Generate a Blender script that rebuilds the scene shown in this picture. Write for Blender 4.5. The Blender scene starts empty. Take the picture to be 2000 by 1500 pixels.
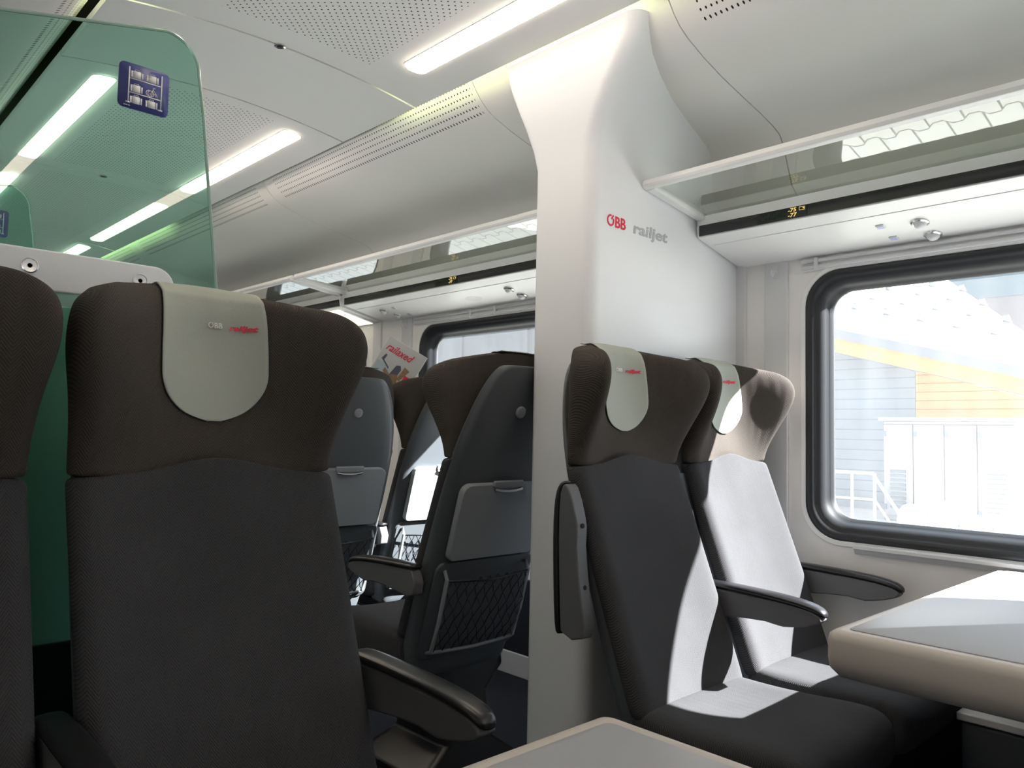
import bpy, bmesh, math, random
from mathutils import Vector, Matrix
from mathutils.bvhtree import BVHTree
random.seed(7)
SC = bpy.context.scene
COL = SC.collection

# ------------------------------------------------------------------ camera
def cam_axes(a, p, r):
    fwd = Vector((math.sin(a)*math.cos(p), math.cos(a)*math.cos(p), math.sin(p)))
    right = Vector((math.cos(a), -math.sin(a), 0)); up = right.cross(fwd)
    return right*math.cos(r)+up*math.sin(r), -right*math.sin(r)+up*math.cos(r), fwd
CR, CU, CF = cam_axes(0.758, 0.060, 0.021)
cd = bpy.data.cameras.new('camera'); cam = bpy.data.objects.new('camera', cd); COL.objects.link(cam)
m = Matrix.Identity(4)
for i in range(3):
    m[i][0] = CR[i]; m[i][1] = CU[i]; m[i][2] = -CF[i]
m[2][3] = 1.092
cam.matrix_world = m
cd.sensor_fit = 'HORIZONTAL'; cd.sensor_width = 36.0; cd.lens = 27.49; cd.clip_start = 0.02
SC.camera = cam

# ------------------------------------------------------------------ world, sun, exposure
w = bpy.data.worlds.new('sky'); SC.world = w; w.use_nodes = True
wn = w.node_tree.nodes; wl = w.node_tree.links
bg = wn['Background']
bg.inputs[0].default_value = (0.72, 0.86, 1.0, 1); bg.inputs[1].default_value = 2.3
sd = bpy.data.lights.new('sun', 'SUN'); sd.energy = 56.0; sd.angle = math.radians(0.55); sd.color = (1.0, 0.975, 0.95)
sun = bpy.data.objects.new('sun', sd); COL.objects.link(sun)
SUN_DIR = Vector((-1.0, 1.17, -1.13)).normalized()
sun.rotation_euler = SUN_DIR.to_track_quat('-Z', 'Y').to_euler()
sun.location = (6, -6, 8)
SC.view_settings.view_transform = 'Standard'; SC.view_settings.look = 'None'
SC.view_settings.gamma = 1.0; SC.view_settings.use_curve_mapping = False
SC.view_settings.exposure = 0.0
SC.cycles.max_bounces = 14; SC.cycles.transparent_max_bounces = 24
SC.cycles.diffuse_bounces = 6; SC.cycles.glossy_bounces = 6

# ------------------------------------------------------------------ materials
M = {}
def pmat(name, col, rough=0.5, metal=0.0, spec=0.5, emit=None, estr=0.0, bump=None, var=None):
    mt = bpy.data.materials.new(name); mt.use_nodes = True
    nt = mt.node_tree; b = nt.nodes['Principled BSDF']
    b.inputs['Base Color'].default_value = (*col, 1); b.inputs['Roughness'].default_value = rough
    b.inputs['Metallic'].default_value = metal; b.inputs['Specular IOR Level'].default_value = spec
    if emit:
        b.inputs['Emission Color'].default_value = (*emit, 1); b.inputs['Emission Strength'].default_value = estr
    if bump or var:
        tc = nt.nodes.new('ShaderNodeTexCoord'); nz = nt.nodes.new('ShaderNodeTexNoise')
        nt.links.new(tc.outputs['Object'], nz.inputs['Vector'])
        nz.inputs['Scale'].default_value = (bump or var)[0]; nz.inputs['Detail'].default_value = 4
        if bump:
            bp = nt.nodes.new('ShaderNodeBump'); bp.inputs['Strength'].default_value = bump[1]; bp.inputs['Distance'].default_value = 0.001
            nt.links.new(nz.outputs['Fac'], bp.inputs['Height']); nt.links.new(bp.outputs['Normal'], b.inputs['Normal'])
        if var:
            mx = nt.nodes.new('ShaderNodeMix'); mx.data_type = 'RGBA'
            mx.inputs[6].default_value = (*[c*(1-var[1]) for c in col], 1); mx.inputs[7].default_value = (*[min(1, c*(1+var[1])) for c in col], 1)
            nt.links.new(nz.outputs['Fac'], mx.inputs[0]); nt.links.new(mx.outputs[2], b.inputs['Base Color'])
    M[name] = mt
    return mt

class NB:
    """small helper to write node maths"""
    def __init__(s, mt): s.nt = mt.node_tree
    def n(s, t): return s.nt.nodes.new(t)
    def l(s, a, b): s.nt.links.new(a, b)
    def math(s, op, a, b=None, c=None):
        nd = s.n('ShaderNodeMath'); nd.operation = op
        for i, v in enumerate((a, b, c)):
            if v is None: continue
            if isinstance(v, (int, float)): nd.inputs[i].default_value = v
            else: s.l(v, nd.inputs[i])
        return nd.outputs[0]
    def xyz(s):
        tc = s.n('ShaderNodeTexCoord'); sp = s.n('ShaderNodeSeparateXYZ'); s.l(tc.outputs['Object'], sp.inputs[0])
        return sp.outputs
    def mix(s, f, a, b):
        mx = s.n('ShaderNodeMix'); mx.data_type = 'RGBA'
        if isinstance(f, (int, float)): mx.inputs[0].default_value = f
        else: s.l(f, mx.inputs[0])
        for i, v in ((6, a), (7, b)):
            if isinstance(v, tuple): mx.inputs[i].default_value = (*v, 1)
            else: s.l(v, mx.inputs[i])
        return mx.outputs[2]

def fabric(name, c0, c1, horizontal=False):
    mt = pmat(name, c0, 0.95, 0, 0.15); b = mt.node_tree.nodes['Principled BSDF']; k = NB(mt)
    x, y, z = k.xyz()
    if horizontal: z = y
    zig = k.math('PINGPONG', x, 0.012)
    ph = k.math('MULTIPLY', k.math('ADD', z, k.math('MULTIPLY', zig, 1.5)), 2*math.pi/0.0056)
    st = k.math('MULTIPLY_ADD', k.math('SINE', ph), 0.5, 0.5)
    nz = k.n('ShaderNodeTexNoise'); nz.inputs['Scale'].default_value = 420; nz.inputs['Detail'].default_value = 2
    n2 = k.n('ShaderNodeTexNoise'); n2.inputs['Scale'].default_value = 9; n2.inputs['Detail'].default_value = 3
    tc = k.n('ShaderNodeTexCoord'); k.l(tc.outputs['Object'], nz.inputs['Vector']); k.l(tc.outputs['Object'], n2.inputs['Vector'])
    f = k.math('MULTIPLY_ADD', nz.outputs['Fac'], 0.5, k.math('MULTIPLY', st, 0.55))
    col = k.mix(f, c0, c1)
    col = k.mix(k.math('MULTIPLY', n2.outputs['Fac'], 0.35), col, tuple(v*1.25 for v in c1))
    k.l(col, b.inputs['Base Color'])
    bp = k.n('ShaderNodeBump'); bp.inputs['Strength'].default_value = 0.55; bp.inputs['Distance'].default_value = 0.0018
    k.l(f, bp.inputs['Height']); k.l(bp.outputs['Normal'], b.inputs['Normal'])
    return mt

def glass(name, tint, ior=1.45, dust=0.0, dustcol=(0.9, 0.92, 0.95), rough=0.0, boost=1.0):
    mt = bpy.data.materials.new(name); mt.use_nodes = True; nt = mt.node_tree; nt.nodes.clear()
    k = NB(mt)
    tr = k.n('ShaderNodeBsdfTransparent'); tr.inputs[0].default_value = (*tint, 1)
    gl = k.n('ShaderNodeBsdfGlossy'); gl.inputs['Roughness'].default_value = rough
    fr = k.n('ShaderNodeFresnel'); fr.inputs['IOR'].default_value = ior
    geo = k.n('ShaderNodeNewGeometry')
    # same reflectance on both faces of the thin sheet
    lw = k.n('ShaderNodeLayerWeight'); lw.inputs[0].default_value = 0.5
    c = k.math('ABSOLUTE', k.math('SUBTRACT', 1.0, lw.outputs['Facing']))
    r0 = ((ior-1)/(ior+1))**2
    p5 = k.math('POWER', k.math('SUBTRACT', 1.0, c), 5.0)
    f = k.math('MULTIPLY', k.math('MULTIPLY_ADD', p5, 1-r0, r0), boost)
    f = k.math('MINIMUM', f, 1.0)
    mx = k.n('ShaderNodeMixShader'); k.l(f, mx.inputs[0]); k.l(tr.outputs[0], mx.inputs[1]); k.l(gl.outputs[0], mx.inputs[2])
    res = mx.outputs[0]
    if dust > 0:
        nz = k.n('ShaderNodeTexNoise'); nz.inputs['Scale'].default_value = 3.0; nz.inputs['Detail'].default_value = 8
        mp = k.n('ShaderNodeMapping'); mp.inputs['Scale'].default_value = (1, 6, 0.7)
        tc = k.n('ShaderNodeTexCoord'); k.l(tc.outputs['Object'], mp.inputs[0]); k.l(mp.outputs[0], nz.inputs['Vector'])
        df = k.n('ShaderNodeBsdfTranslucent'); df.inputs[0].default_value = (*dustcol, 1)
        d2 = k.n('ShaderNodeBsdfDiffuse'); d2.inputs[0].default_value = (*dustcol, 1)
        m3 = k.n('ShaderNodeMixShader'); m3.inputs[0].default_value = 0.5; k.l(df.outputs[0], m3.inputs[1]); k.l(d2.outputs[0], m3.inputs[2])
        m2 = k.n('ShaderNodeMixShader'); k.l(k.math('MULTIPLY_ADD', nz.outputs['Fac'], dust, dust*0.5), m2.inputs[0])
        k.l(res, m2.inputs[1]); k.l(m3.outputs[0], m2.inputs[2]); res = m2.outputs[0]
    out = k.n('ShaderNodeOutputMaterial'); k.l(res, out.inputs[0])
    M[name] = mt
    return mt

fabric('fabric', (0.019, 0.019, 0.020), (0.072, 0.072, 0.076))
fabric('head_fabric', (0.024, 0.020, 0.018), (0.084, 0.073, 0.064))
fabric('seat_fabric', (0.021, 0.021, 0.022), (0.072, 0.072, 0.076), horizontal=True)
pmat('cover_cloth', (0.40, 0.42, 0.37), 0.9, 0, 0.2, bump=(350, 0.35), var=(14, 0.06))
pmat('shell', (0.085, 0.095, 0.105), 0.42, 0, 0.5, bump=(900, 0.12))
pmat('shell_light', (0.30, 0.32, 0.34), 0.45, 0, 0.5, bump=(900, 0.1))
pmat('black_plastic', (0.012, 0.012, 0.014), 0.28, 0, 0.5)
pmat('black_rubber', (0.018, 0.020, 0.024), 0.45, 0, 0.5, var=(30, 0.15))
pmat('arm_grey', (0.12, 0.12, 0.125), 0.5, 0, 0.4, bump=(700, 0.1))
pmat('white_panel', (0.82, 0.83, 0.85), 0.42, 0, 0.4, bump=(1200, 0.05))
pmat('rack_white', (0.86, 0.86, 0.85), 0.35, 0, 0.45)
pmat('cove_panel', (0.70, 0.66, 0.62), 0.6, 0, 0.3, bump=(1400, 0.08))
pmat('wall_panel', (0.87, 0.85, 0.83), 0.55, 0, 0.35, bump=(1200, 0.06))
pmat('trim_grey', (0.68, 0.68, 0.69), 0.4, 0, 0.4)
pmat('table_edge', (0.56, 0.51, 0.47), 0.45, 0, 0.4, bump=(900, 0.05))
pmat('table_top', (0.41, 0.42, 0.445), 0.38, 0, 0.4, bump=(1500, 0.06), var=(300, 0.04))
pmat('chrome', (0.72, 0.72, 0.72), 0.22, 1.0)
pmat('dark_metal', (0.05, 0.05, 0.055), 0.4, 0.6)
pmat('carpet', (0.030, 0.032, 0.040), 0.95, 0, 0.1, bump=(300, 0.6), var=(60, 0.3))
pmat('lamp_diffuser', (0.9, 0.88, 0.84), 0.5, 0, 0.3, emit=(1.0, 0.84, 0.69), estr=12.0)
pmat('lamp_diffuser_dim', (0.9, 0.88, 0.84), 0.5, 0, 0.3, emit=(1.0, 0.90, 0.70), estr=2.4)
pmat('cove_tube', (0.9, 0.9, 0.85), 0.5, 0, 0.3, emit=(0.88, 1.0, 0.50), estr=34.0)
pmat('glow_panel_warm', (0.9, 0.88, 0.84), 0.5, 0, 0.3, emit=(1.0, 0.93, 0.72), estr=1.2)
pmat('logo_red', (0.72, 0.03, 0.07), 0.5)
pmat('logo_grey', (0.44, 0.46, 0.48), 0.5)
pmat('logo_white', (0.8, 0.8, 0.76), 0.7)
pmat('sign_blue', (0.055, 0.065, 0.235), 0.4)
pmat('sign_white', (0.62, 0.62, 0.62), 0.5)
pmat('gap_black', (0.006, 0.006, 0.008), 0.8)
pmat('display_black', (0.006, 0.006, 0.008), 0.12, 0, 0.6)
pmat('led_amber', (0.1, 0.07, 0.01), 0.5, 0, 0.3, emit=(1.0, 0.72, 0.22), estr=0.9)
pmat('led_dim', (0.012, 0.02, 0.014), 0.3, 0, 0.3, emit=(0.05, 0.12, 0.05), estr=0.10)
pmat('screen_green', (0.008, 0.014, 0.010), 0.25, 0, 0.4)
pmat('button_blue', (0.45, 0.46, 0.75), 0.35)
pmat('glass_edge', (0.30, 0.42, 0.36), 0.15, 0, 0.8)
glass('screen_glass', (0.40, 0.70, 0.58), 1.5, boost=1.5)
glass('shelf_glass', (0.88, 0.96, 0.905), 1.6, boost=2.3)
glass('window_glass', (0.92, 0.955, 0.975), 1.45, dust=0.07)
pmat('paper_white', (0.80, 0.80, 0.80), 0.5)
pmat('photo_sky', (0.42, 0.52, 0.58), 0.45)
pmat('photo_grey', (0.56, 0.57, 0.57), 0.45)
pmat('photo_dark', (0.10, 0.11, 0.16), 0.5)
pmat('photo_brown', (0.30, 0.19, 0.10), 0.5, var=(60, 0.3))
pmat('photo_cream', (0.75, 0.70, 0.64), 0.5)
# outdoors
pmat('roof_white', (0.72, 0.72, 0.72), 0.7, var=(3, 0.08))
pmat('verge_orange', (0.55, 0.38, 0.18), 0.7, var=(6, 0.1))
pmat('gutter_grey', (0.26, 0.27, 0.31), 0.5)
pmat('cabinet_white', (0.34, 0.34, 0.365), 0.5)
pmat('vent_grey', (0.17, 0.21, 0.235), 0.5)
pmat('concrete_far', (0.30, 0.275, 0.285), 0.85, var=(2, 0.12))
pmat('concrete', (0.55, 0.53, 0.53), 0.85, var=(4, 0.15))
pmat('blocker_dark', (0.030, 0.033, 0.036), 0.9, 0, 0.1, var=(1, 0.2))
pmat('shed_grey', (0.10, 0.115, 0.125), 0.8, var=(2, 0.2))
pmat('band_grey', (0.20, 0.25, 0.28), 0.6, var=(3, 0.1))
pmat('gravel_pale', (0.62, 0.61, 0.60), 0.9, var=(8, 0.12))
pmat('panel_grey', (0.80, 0.79, 0.77), 0.6)
pmat('steel_white', (0.80, 0.80, 0.80), 0.4)
pmat('sack_white', (0.78, 0.75, 0.74), 0.8, var=(9, 0.08))

def siding(name, c, line, pitch):
    mt = pmat(name, c, 0.75); b = mt.node_tree.nodes['Principled BSDF']; k = NB(mt)
    x, y, z = k.xyz()
    fr = k.math('FRACT', k.math('DIVIDE', z, pitch))
    ln = k.math('LESS_THAN', fr, 0.10)
    nz = k.n('ShaderNodeTexNoise'); nz.inputs['Scale'].default_value = 2.5; nz.inputs['Detail'].default_value = 6
    tc = k.n('ShaderNodeTexCoord'); k.l(tc.outputs['Object'], nz.inputs['Vector'])
    base = k.mix(nz.outputs['Fac'], tuple(v*0.85 for v in c), tuple(min(1, v*1.15) for v in c))
    k.l(k.mix(ln, base, line), b.inputs['Base Color'])
siding('siding_orange', (0.72, 0.40, 0.22), (0.40, 0.20, 0.10), 0.105)
siding('siding_grey', (0.30, 0.34, 0.38), (0.20, 0.24, 0.28), 0.13)

def pavers():
    mt = pmat('pavers', (0.7, 0.68, 0.55), 0.85); b = mt.node_tree.nodes['Principled BSDF']; k = NB(mt)
    x, y, z = k.xyz()
    H, W = 0.25, 0.25
    # rows run along x, block joints zigzag along y
    tri = k.math('PINGPONG', k.math('ADD', y, 0.0625), H/2)
    zz = k.math('SUBTRACT', k.math('MINIMUM', k.math('MAXIMUM', tri, 0.035), 0.09), 0.0625)
    row = k.math('FLOOR', k.math('DIVIDE', x, W))
    u = k.math('FRACT', k.math('DIVIDE', k.math('ADD', x, k.math('MULTIPLY', zz, 1.2)), W))
    col = k.math('FLOOR', k.math('DIVIDE', k.math('ADD', x, k.math('MULTIPLY', zz, 1.2)), W))
    v = k.math('FRACT', k.math('ADD', k.math('DIVIDE', y, H), k.math('MULTIPLY', col, 0.5)))
    l1 = k.math('LESS_THAN', u, 0.065); l2 = k.math('LESS_THAN', v, 0.065)
    ln = k.math('MAXIMUM', l1, l2)
    nz = k.n('ShaderNodeTexNoise'); nz.inputs['Scale'].default_value = 3; nz.inputs['Detail'].default_value = 6
    tc = k.n('ShaderNodeTexCoord'); k.l(tc.outputs['Object'], nz.inputs['Vector'])
    base = k.mix(nz.outputs['Fac'], (0.68, 0.67, 0.59), (0.82, 0.81, 0.73))
    k.l(k.mix(ln, base, (0.22, 0.22, 0.18)), b.inputs['Base Color'])
pavers()

def perforated(name, col, boxes, axes, s, r, rough=0.6):
    """panel with a staggered grid of small round holes inside given boxes (object coordinates)"""
    mt = pmat(name, col, rough, 0, 0.3); b = mt.node_tree.nodes['Principled BSDF']; k = NB(mt)
    o = k.xyz(); u, v = o[axes[0]], o[axes[1]]
    def grid(du, dv):
        a = k.math('SUBTRACT', k.math('FRACT', k.math('DIVIDE', k.math('ADD', u, du), s)), 0.5)
        c = k.math('SUBTRACT', k.math('FRACT', k.math('DIVIDE', k.math('ADD', v, dv), s)), 0.5)
        d = k.math('SQRT', k.math('ADD', k.math('MULTIPLY', a, a), k.math('MULTIPLY', c, c)))
        return k.math('LESS_THAN', d, r/s)
    g = k.math('MAXIMUM', grid(0, 0), grid(s/2, s/2)) if s > 0.016 else grid(0, 0)
    reg = None
    for (u0, u1, v0, v1) in boxes:
        q = k.math('MULTIPLY', k.math('MULTIPLY', k.math('GREATER_THAN', u, u0), k.math('LESS_THAN', u, u1)),
                   k.math('MULTIPLY', k.math('GREATER_THAN', v, v0), k.math('LESS_THAN', v, v1)))
        reg = q if reg is None else k.math('MAXIMUM', reg, q)
    k.l(k.mix(k.math('MULTIPLY', g, reg), col, (0.012, 0.012, 0.012)), b.inputs['Base Color'])
    return mt
CEILC = (0.88, 0.865, 0.85)
perforated('ceiling_panel', CEILC, [(0.86, 1.352, -1.2, 2.14), (0.86, 1.352, 2.80, 3.98), (0.86, 1.352, 4.16, 8.0)], (0, 1), 0.026, 0.0026)
perforated('cove_perforated', (0.80, 0.77, 0.74), [(-9, 1.12, 2.172, 2.30), (1.992, 3.42, 2.172, 2.30), (3.60, 5.26, 2.172, 2.30), (5.44, 7.1, 2.172, 2.30)], (1, 2), 0.0160, 0.0027)

# ------------------------------------------------------------------ mesh helpers
def new_mesh(name, verts, faces, smooth=True):
    me = bpy.data.meshes.new(name); me.from_pydata([tuple(v) for v in verts], [], faces)
    bm = bmesh.new(); bm.from_mesh(me); bmesh.ops.remove_doubles(bm, verts=bm.verts, dist=1e-6)
    bmesh.ops.recalc_face_normals(bm, faces=bm.faces); bm.to_mesh(me); bm.free()
    if smooth:
        for p in me.polygons: p.use_smooth = True
    return me
class MB:
    """collects shapes that belong to ONE part"""
    def __init__(s): s.v = []; s.f = []
    def add(s, verts, faces):
        o = len(s.v); s.v += [tuple(v) for v in verts]; s.f += [tuple(i+o for i in f) for f in faces]; return s
    def box(s, x0, x1, y0, y1, z0, z1):
        v = [(x, y, z) for z in (z0, z1) for y in (y0, y1) for x in (x0, x1)]
        return s.add(v, [(0, 2, 3, 1), (4, 5, 7, 6), (0, 1, 5, 4), (2, 6, 7, 3), (0, 4, 6, 2), (1, 3, 7, 5)])
    def loft(s, rings, cap=True, closed=True):
        n = len(rings[0]); v = [p for r in rings for p in r]; f = []
        for i in range(len(rings)-1):
            for j in range(n if closed else n-1):
                f.append((i*n+j, i*n+(j+1) % n, (i+1)*n+(j+1) % n, (i+1)*n+j))
        if cap and closed:
            f.append(tuple(range(n))[::-1]); f.append(tuple((len(rings)-1)*n+j for j in range(n)))
        return s.add(v, f)
    def tube(s, pts, r, n=8, closed=False, cap=True):
        pts = [Vector(p) for p in pts]; rings = []
        N = len(pts)
        for i, p in enumerate(pts):
            a = pts[(i-1) % N] if (closed or i > 0) else p; b = pts[(i+1) % N] if (closed or i < N-1) else p
            t = (b-a).normalized(); h = Vector((0, 0, 1)) if abs(t.z) < 0.9 else Vector((1, 0, 0))
            e1 = t.cross(h).normalized(); e2 = t.cross(e1)
            rr = r[i] if isinstance(r, (list, tuple)) else r
            rings.append([p+e1*math.cos(2*math.pi*k/n)*rr+e2*math.sin(2*math.pi*k/n)*rr for k in range(n)])
        if closed: rings.append(rings[0])
        return s.loft(rings, cap and not closed)
    def lathe(s, prof, c, axis, n=24):
        """prof: list of (radius, offset along axis)"""
        ax = Vector(axis).normalized(); h = Vector((0, 0, 1)) if abs(ax.z) < 0.9 else Vector((1, 0, 0))
        e1 = ax.cross(h).normalized(); e2 = ax.cross(e1); c = Vector(c)
        return s.loft([[c+ax*o+e1*math.cos(2*math.pi*k/n)*r+e2*math.sin(2*math.pi*k/n)*r for k in range(n)] for r, o in prof])
    def extrude(s, poly, vec):
        vec = Vector(vec); a = [Vector(p) for p in poly]
        return s.loft([a, [p+vec for p in a]])
    def mesh(s, name, smooth=True): return new_mesh(name, s.v, s.f, smooth)

def obj(name, me, mt, parent=None, bevel=0, sub=0, sharp=True):
    if isinstance(me, MB): me = me.mesh(name)
    o = bpy.data.objects.new(name, me); COL.objects.link(o)
    if mt is not None:
        me.materials.clear(); me.materials.append(M[mt])
    if parent is not None: o.parent = parent
    if bevel:
        b = o.modifiers.new('bevel', 'BEVEL'); b.width = bevel; b.segments = 3; b.limit_method = 'ANGLE'; b.angle_limit = math.radians(40)
    if sub:
        b = o.modifiers.new('smooth', 'SUBSURF'); b.levels = sub; b.render_levels = sub
    elif sharp:
        for e in me.edges: pass
        try:
            me.set_sharp_from_angle(angle=math.radians(38))
        except Exception: pass
    return o
def tag(o, label=None, cat=None, group=None, kind=None):
    if label: o['label'] = label
    if cat: o['category'] = cat
    if group: o['group'] = group
    if kind: o['kind'] = kind
    return o
def empty(name, loc, rz=0.0):
    o = bpy.data.objects.new(name, None); COL.objects.link(o); o.location = loc; o.rotation_euler = (0, 0, rz)
    o.empty_display_size = 0.1
    return o
def copy_tree(o, parent=None, skip=()):
    c = o.copy(); COL.objects.link(c)
    if parent is not None: c.parent = parent
    for ch in list(o.children):
        if ch.name.split('.')[0] in skip: continue
        copy_tree(ch, c, skip)
    return c
def struct(name, me, mt, parent=None, **k):
    o = obj(name, me, mt, parent, **k); o['kind'] = 'structure'; return o

def text_mesh(s, size, shear=0.0, bold=0.0, extrude=0.0005, xscale=1.0, center=False, spacing=1.0):
    cu = bpy.data.curves.new('lettering', 'FONT'); cu.body = s; cu.size = size; cu.shear = shear; cu.offset = bold; cu.extrude = extrude
    cu.resolution_u = 3; cu.space_character = spacing
    if center: cu.align_x = 'CENTER'
    o = bpy.data.objects.new('lettering', cu); COL.objects.link(o)
    dg = bpy.context.evaluated_depsgraph_get(); dg.update()
    me = bpy.data.meshes.new_from_object(o.evaluated_get(dg))
    bpy.data.objects.remove(o); bpy.data.curves.remove(cu)
    for v in me.vertices: v.co.x *= xscale
    return me
def place_mesh(me, origin, ex, ey):
    """map mesh x,y,z onto ex, ey and their normal at origin"""
    ex = Vector(ex).normalized(); ey = Vector(ey).normalized(); ez = ex.cross(ey); o = Vector(origin)
    for v in me.vertices: v.co = o+ex*v.co.x+ey*v.co.y+ez*v.co.z
    return me
def join_mesh(mb, me):
    mb.add([v.co.copy() for v in me.vertices], [tuple(p.vertices) for p in me.polygons]); return mb

def rrect(x0, x1, y0, y1, r, n=8):
    """rounded rectangle, counter-clockwise list of 2D points; r may be four radii (ll, lr, ur, ul)"""
    if not isinstance(r, (list, tuple)): r = (r,)*4
    out = []
    for (cx, cy, a0, rr) in ((x0+r[0], y0+r[0], 180, r[0]), (x1-r[1], y0+r[1], 270, r[1]), (x1-r[2], y1-r[2], 0, r[2]), (x0+r[3], y1-r[3], 90, r[3])):
        for i in range(n+1):
            a = math.radians(a0+90*i/n); out.append((cx+rr*math.cos(a), cy+rr*math.sin(a)))
    return out
def lerp(a, b, t): return a+(b-a)*t
def key(keys, t):
    for (t0, v0), (t1, v1) in zip(keys, keys[1:]):
        if t <= t1:
            q = 0 if t1 == t0 else max(0, (t-t0)/(t1-t0)); return lerp(v0, v1, q)
    return keys[-1][1]
def skey(keys, t):
    """smoothed keys"""
    for (t0, v0), (t1, v1) in zip(keys, keys[1:]):
        if t <= t1:
            q = 0 if t1 == t0 else max(0, (t-t0)/(t1-t0)); q = q*q*(3-2*q); return lerp(v0, v1, q)
    return keys[-1][1]

CX = 1.11          # middle of the aisle
XR, XL = 2.50, -0.28
Y0, Y1 = -2.3, 9.0

# ------------------------------------------------------------------ setting: floor, walls, ceiling
struct('floor', MB().box(XL-0.05, XR+0.05, Y0, Y1, -0.06, 0.0), 'carpet')
WIN = [(-1.85+0.0, -0.43), (-0.21, 1.214), (1.94, 3.363), (3.87, 5.29), (5.80, 7.22)]
WZ0, WZ1 = 0.766, 1.64
def wall_with_windows(side):
    mb = MB(); x = XR if side > 0 else XL
    zt = 1.86; n = 8
    wins = WIN if side > 0 else (WIN[0], WIN[2])
    edges = [Y0]
    for (a, b), (c, d) in zip(wins, wins[1:]): edges.append((b+c)/2)
    edges.append(Y1)
    for i, (a, b) in enumerate(wins):
        e0, e1 = edges[i], edges[i+1]
        h = rrect(a, b, WZ0, WZ1, 0.115, n)
        cs = [(e0, 0.0), (e1, 0.0), (e1, zt), (e0, zt)]
        vs = [(x, p[0], p[1]) for p in h]+[(x, c[0], c[1]) for c in cs]
        nh = len(h); fs = []
        for q in range(4):
            base = q*(n+1)
            for j in range(n): fs.append((nh+q, base+j, base+j+1))
            fs.append((nh+q, base+n, (base+n+1) % nh, nh+(q+1) % 4))
        mb.add(vs, fs)
    return mb
for side, nm in ((1, 'wall_right'), (-1, 'wall_left')):
    me = wall_with_windows(side).mesh(nm, False)
    # make normals face the aisle
    for p in me.polygons:
        if p.normal.x*side > 0: p.flip()
    o = struct(nm, me, 'wall_panel', sharp=False)
    so = o.modifiers.new('thickness', 'SOLIDIFY'); so.thickness = 0.07; so.offset = -1
wi = 0
def make_window(a, b, side):
    global wi
    wi += 1
    x = XR if side > 0 else XL
    def ring(ins, d, r):
        return [(x+side*d, p[0], p[1]) for p in rrect(a+ins, b-ins, WZ0+ins, WZ1-ins, max(r, 0.02), 10)]
    fr = MB().loft([ring(-0.002, 0.02, 0.117), ring(-0.002, -0.003, 0.117), ring(0.006, -0.007, 0.110), ring(0.022, -0.002, 0.098), ring(0.026, 0.010, 0.095), ring(0.034, 0.012, 0.09),
                    ring(0.050, 0.034, 0.080), ring(0.056, 0.052, 0.075), ring(0.064, 0.058, 0.070), ring(0.064, 0.072, 0.070)], cap=False)
    f = struct('window_%d' % wi, fr, 'black_rubber', sharp=False)
    rim = MB().loft([ring(0.0, -0.002, 0.115), ring(-0.004, -0.006, 0.119), ring(-0.016, -0.006, 0.131), ring(-0.020, 0.0, 0.135)], cap=False)
    obj('window_rim', rim, 'rack_white', f)
    pane = MB().loft([ring(0.060, 0.064, 0.07), ring(0.060, 0.066, 0.07)])
    pane = new_mesh('glass_pane', [(x+side*0.066, p[0], p[1]) for p in rrect(a+0.062, b-0.062, WZ0+0.062, WZ1-0.062, 0.07, 10)], [tuple(range(44))], False)
    obj('glass_pane', pane, 'window_glass', f, sharp=False)
    if side > 0 and a < 3.0:
        sl = MB().extrude([(XR-0.001, 0, 0.765), (XR-0.022, 0, 0.757), (XR-0.024, 0, 0.747), (XR-0.016, 0, 0.745), (XR-0.010, 0, 0.732), (XR-0.001, 0, 0.730)], (0, (b-0.16)-(a+0.16), 0))
        me = sl.mesh('window_sill')
        for v in me.vertices: v.co.y += a+0.16
        obj('window_sill', me, 'trim_grey', f, bevel=0.001)
    return f
for a, b in WIN: make_window(a, b, 1)
for a, b in (WIN[0], WIN[2]): make_window(a, b, -1)

# end walls of the saloon and the outer roof skin
struct('wall_front', MB().box(XL-0.06, XR+0.06, Y1, Y1+0.05, 0, 2.5), 'white_panel')
struct('wall_back', MB().box(XL-0.06, XR+0.06, Y0-0.05, Y0, 0, 2.5), 'white_panel')
rf = MB()
rf.box(XL-0.16, XR+0.16, Y0-0.05, Y1+0.05, 2.50, 2.56)
rf.box(XR+0.10, XR+0.16, Y0-0.05, Y1+0.05, 1.9, 2.5); rf.box(XL-0.16, XL-0.10, Y0-0.05, Y1+0.05, 1.9, 2.5)
rf.box(XR+0.0, XR+0.16, Y0-0.05, Y1+0.05, 1.855, 1.895); rf.box(XL-0.16, XL-0.0, Y0-0.05, Y1+0.05, 1.855, 1.895)
struct('roof_skin', rf, 'gap_black', sharp=False)

def ceil_z(x): return 2.283-0.040*((x-CX)/0.505)**2
def ceiling_panel(y0, y1):
    n = 20; x0, x1 = 0.602, 1.618
    top = []; bot = []
    for i in range(n+1):
        x = lerp(x0, x1, i/n); bot.append((x, ceil_z(x))); top.append((x, ceil_z(x)+0.022))
    prof = bot+top[::-1]
    mb = MB().loft([[(p[0], y0, p[1]) for p in prof], [(p[0], y1, p[1]) for p in prof]])
    return struct('ceiling', mb, 'ceiling_panel')
SEAMS = [Y0, 2.247, 2.733, 4.073, 5.62, 7.2, Y1]
for a, b in zip(SEAMS, SEAMS[1:]): ceiling_panel(a+0.0045, b-0.0045)
struct('ceiling_void', MB().box(0.60, 1.62, Y0, Y1, 2.44, 2.45), 'gap_black')

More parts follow.
